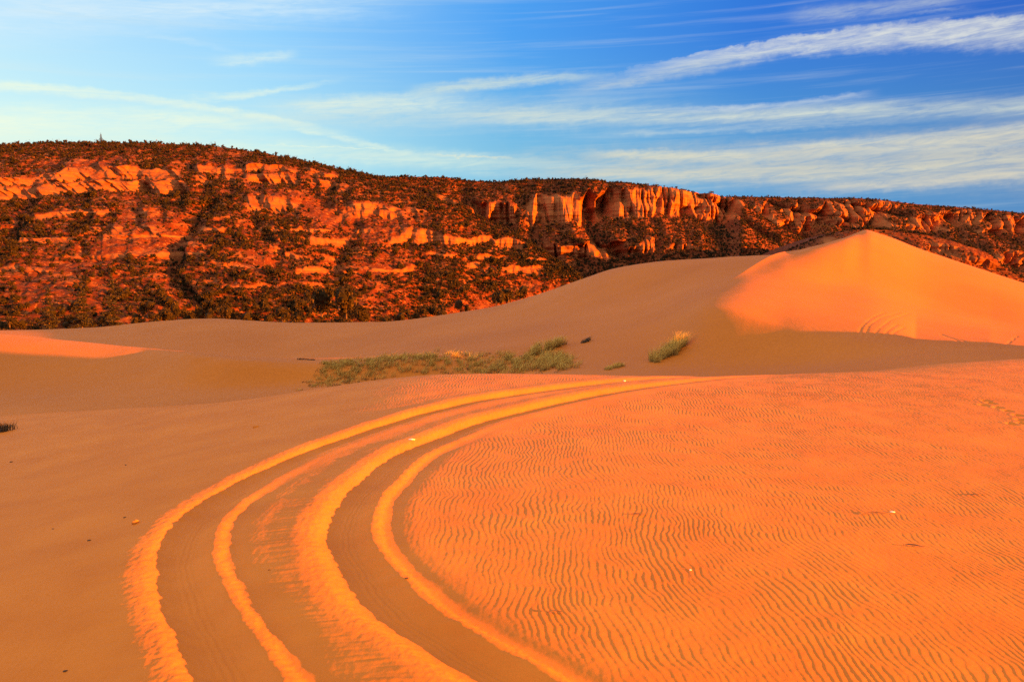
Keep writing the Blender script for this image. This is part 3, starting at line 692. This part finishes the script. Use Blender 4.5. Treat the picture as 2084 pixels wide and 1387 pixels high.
cloud([(1320,222),(1560,216),(1790,188)], (.25,.35), .45, (160,60), WH, .6)
cloud([(1220,272),(1480,264),(1900,238)], (.3,.35), .50, (80,300), (215,222,210), .6)
cloud([(1180,312),(1420,318),(1640,322)], (.35,.6), .85, (120,150), CR, .5)
cloud([(1440,305),(1800,296),(2140,262)], (.6,1.0), .92, (200,10), (232,222,190), .6, 1, .4)
cloud([(1100,348),(1700,350),(2140,330)], (.6,1.2), .8, (200,10), (222,212,182), .75, 1, .4, NC)
cloud([(1560,388),(1860,372),(2140,345)], (.4,.7), .8, (150,10), (228,214,185), .6)
cloud([(1600,32),(1750,20),(1960,-8)], (.8,.5), .55, (60,60), GR, .8, 1, .6, NB)
cloud([(1820,35),(1900,24),(1990,18)], (.15,.15), .35, (80,60), GR, .4)
cloud([(-60,172),(280,200),(720,278)], (.45,.32), .78, (10,160), YE, .45, .8, .5)
cloud([(520,226),(760,214),(1000,216)], (.8,1.1), .9, (150,200), (230,242,222), .5)
cloud([(330,205),(520,190),(700,162)], (.4,.22), .7, (150,150), YE, .5)
cloud([(560,255),(720,286),(860,322)], (.25,.3), .60, (60,120), YE, .4)
cloud([(420,124),(510,122),(610,108)], (.5,.5), .75, (60,40), (222,240,232), .4, 1, .5, NB)
cloud([(250,70),(380,84),(500,110)], (.2,.3), .35, (100,100), (215,236,245), .5)
cloud([(-60,30),(400,12),(880,18)], (2.6,1.0), .85, (10,260), (215,236,246), .6)
cloud([(-60,250),(80,245),(620,262)], (1.6,.8), .95, (10,250), YE, .5)
cloud([(700,330),(1000,325),(1250,345)], (.7,.5), .45, (200,150), (225,238,220), .7, 1, .4, NC)
cloud([(870,314),(950,318),(1060,322)], (.1,.12), .60, (40,60), CR, .2)
cloud([(520,296),(700,300),(840,308)], (.06,.08), .55, (90,90), YE, .2)
cloud([(950,335),(1500,335),(2140,312)], (1.6,2.8), .62, (320,10), (224,212,180), .45, 1, .8, NE2)
cloud([(420,236),(900,232),(1500,232)], (1.5,1.7), .5, (300,400), (216,226,212), .5, 1, .8, NE2)
cloud([(-60,285),(500,300),(1150,352)], (1.3,.9), .6, (10,300), (236,244,214), .35, 1, .5, NE2)
for m, c in clouds: col = mixc(nt, m.min(1).o, col, lin(c))
# thin streaks everywhere, and a warm cirrus veil added above the view for ambient light
veil = (NC.ss(.45, .8) * .22) * EL.ss(1, 5)
col = mixc(nt, veil.o, col, lin((222,230,222)))
over = EL.ss(24, 50) * (nz(.03, .06, 0, 6, .6, 51, .8).ss(.3, .7) * .4 + .55)
col = mixc(nt, over.o, col, (1.55, 1.06, .56))
fill_band = (AZ + 112).abs().ss(76, 40) * EL.ss(36, 12)          # bright sky band added out of view to fill the left-facing sand
col = mixc(nt, fill_band.o, col, (1.5, 1.5, 1.75))
sky = N(nt, 'ShaderNodeTexSky', sky_type='NISHITA', sun_disc=False); sky.sun_elevation = R(SUN_EL); sky.sun_rotation = R(SUN_AZ); sky.altitude = 1800
K = 1 / (2 ** EXPO * .1)                               # so that the sky shows at its own brightness at this exposure
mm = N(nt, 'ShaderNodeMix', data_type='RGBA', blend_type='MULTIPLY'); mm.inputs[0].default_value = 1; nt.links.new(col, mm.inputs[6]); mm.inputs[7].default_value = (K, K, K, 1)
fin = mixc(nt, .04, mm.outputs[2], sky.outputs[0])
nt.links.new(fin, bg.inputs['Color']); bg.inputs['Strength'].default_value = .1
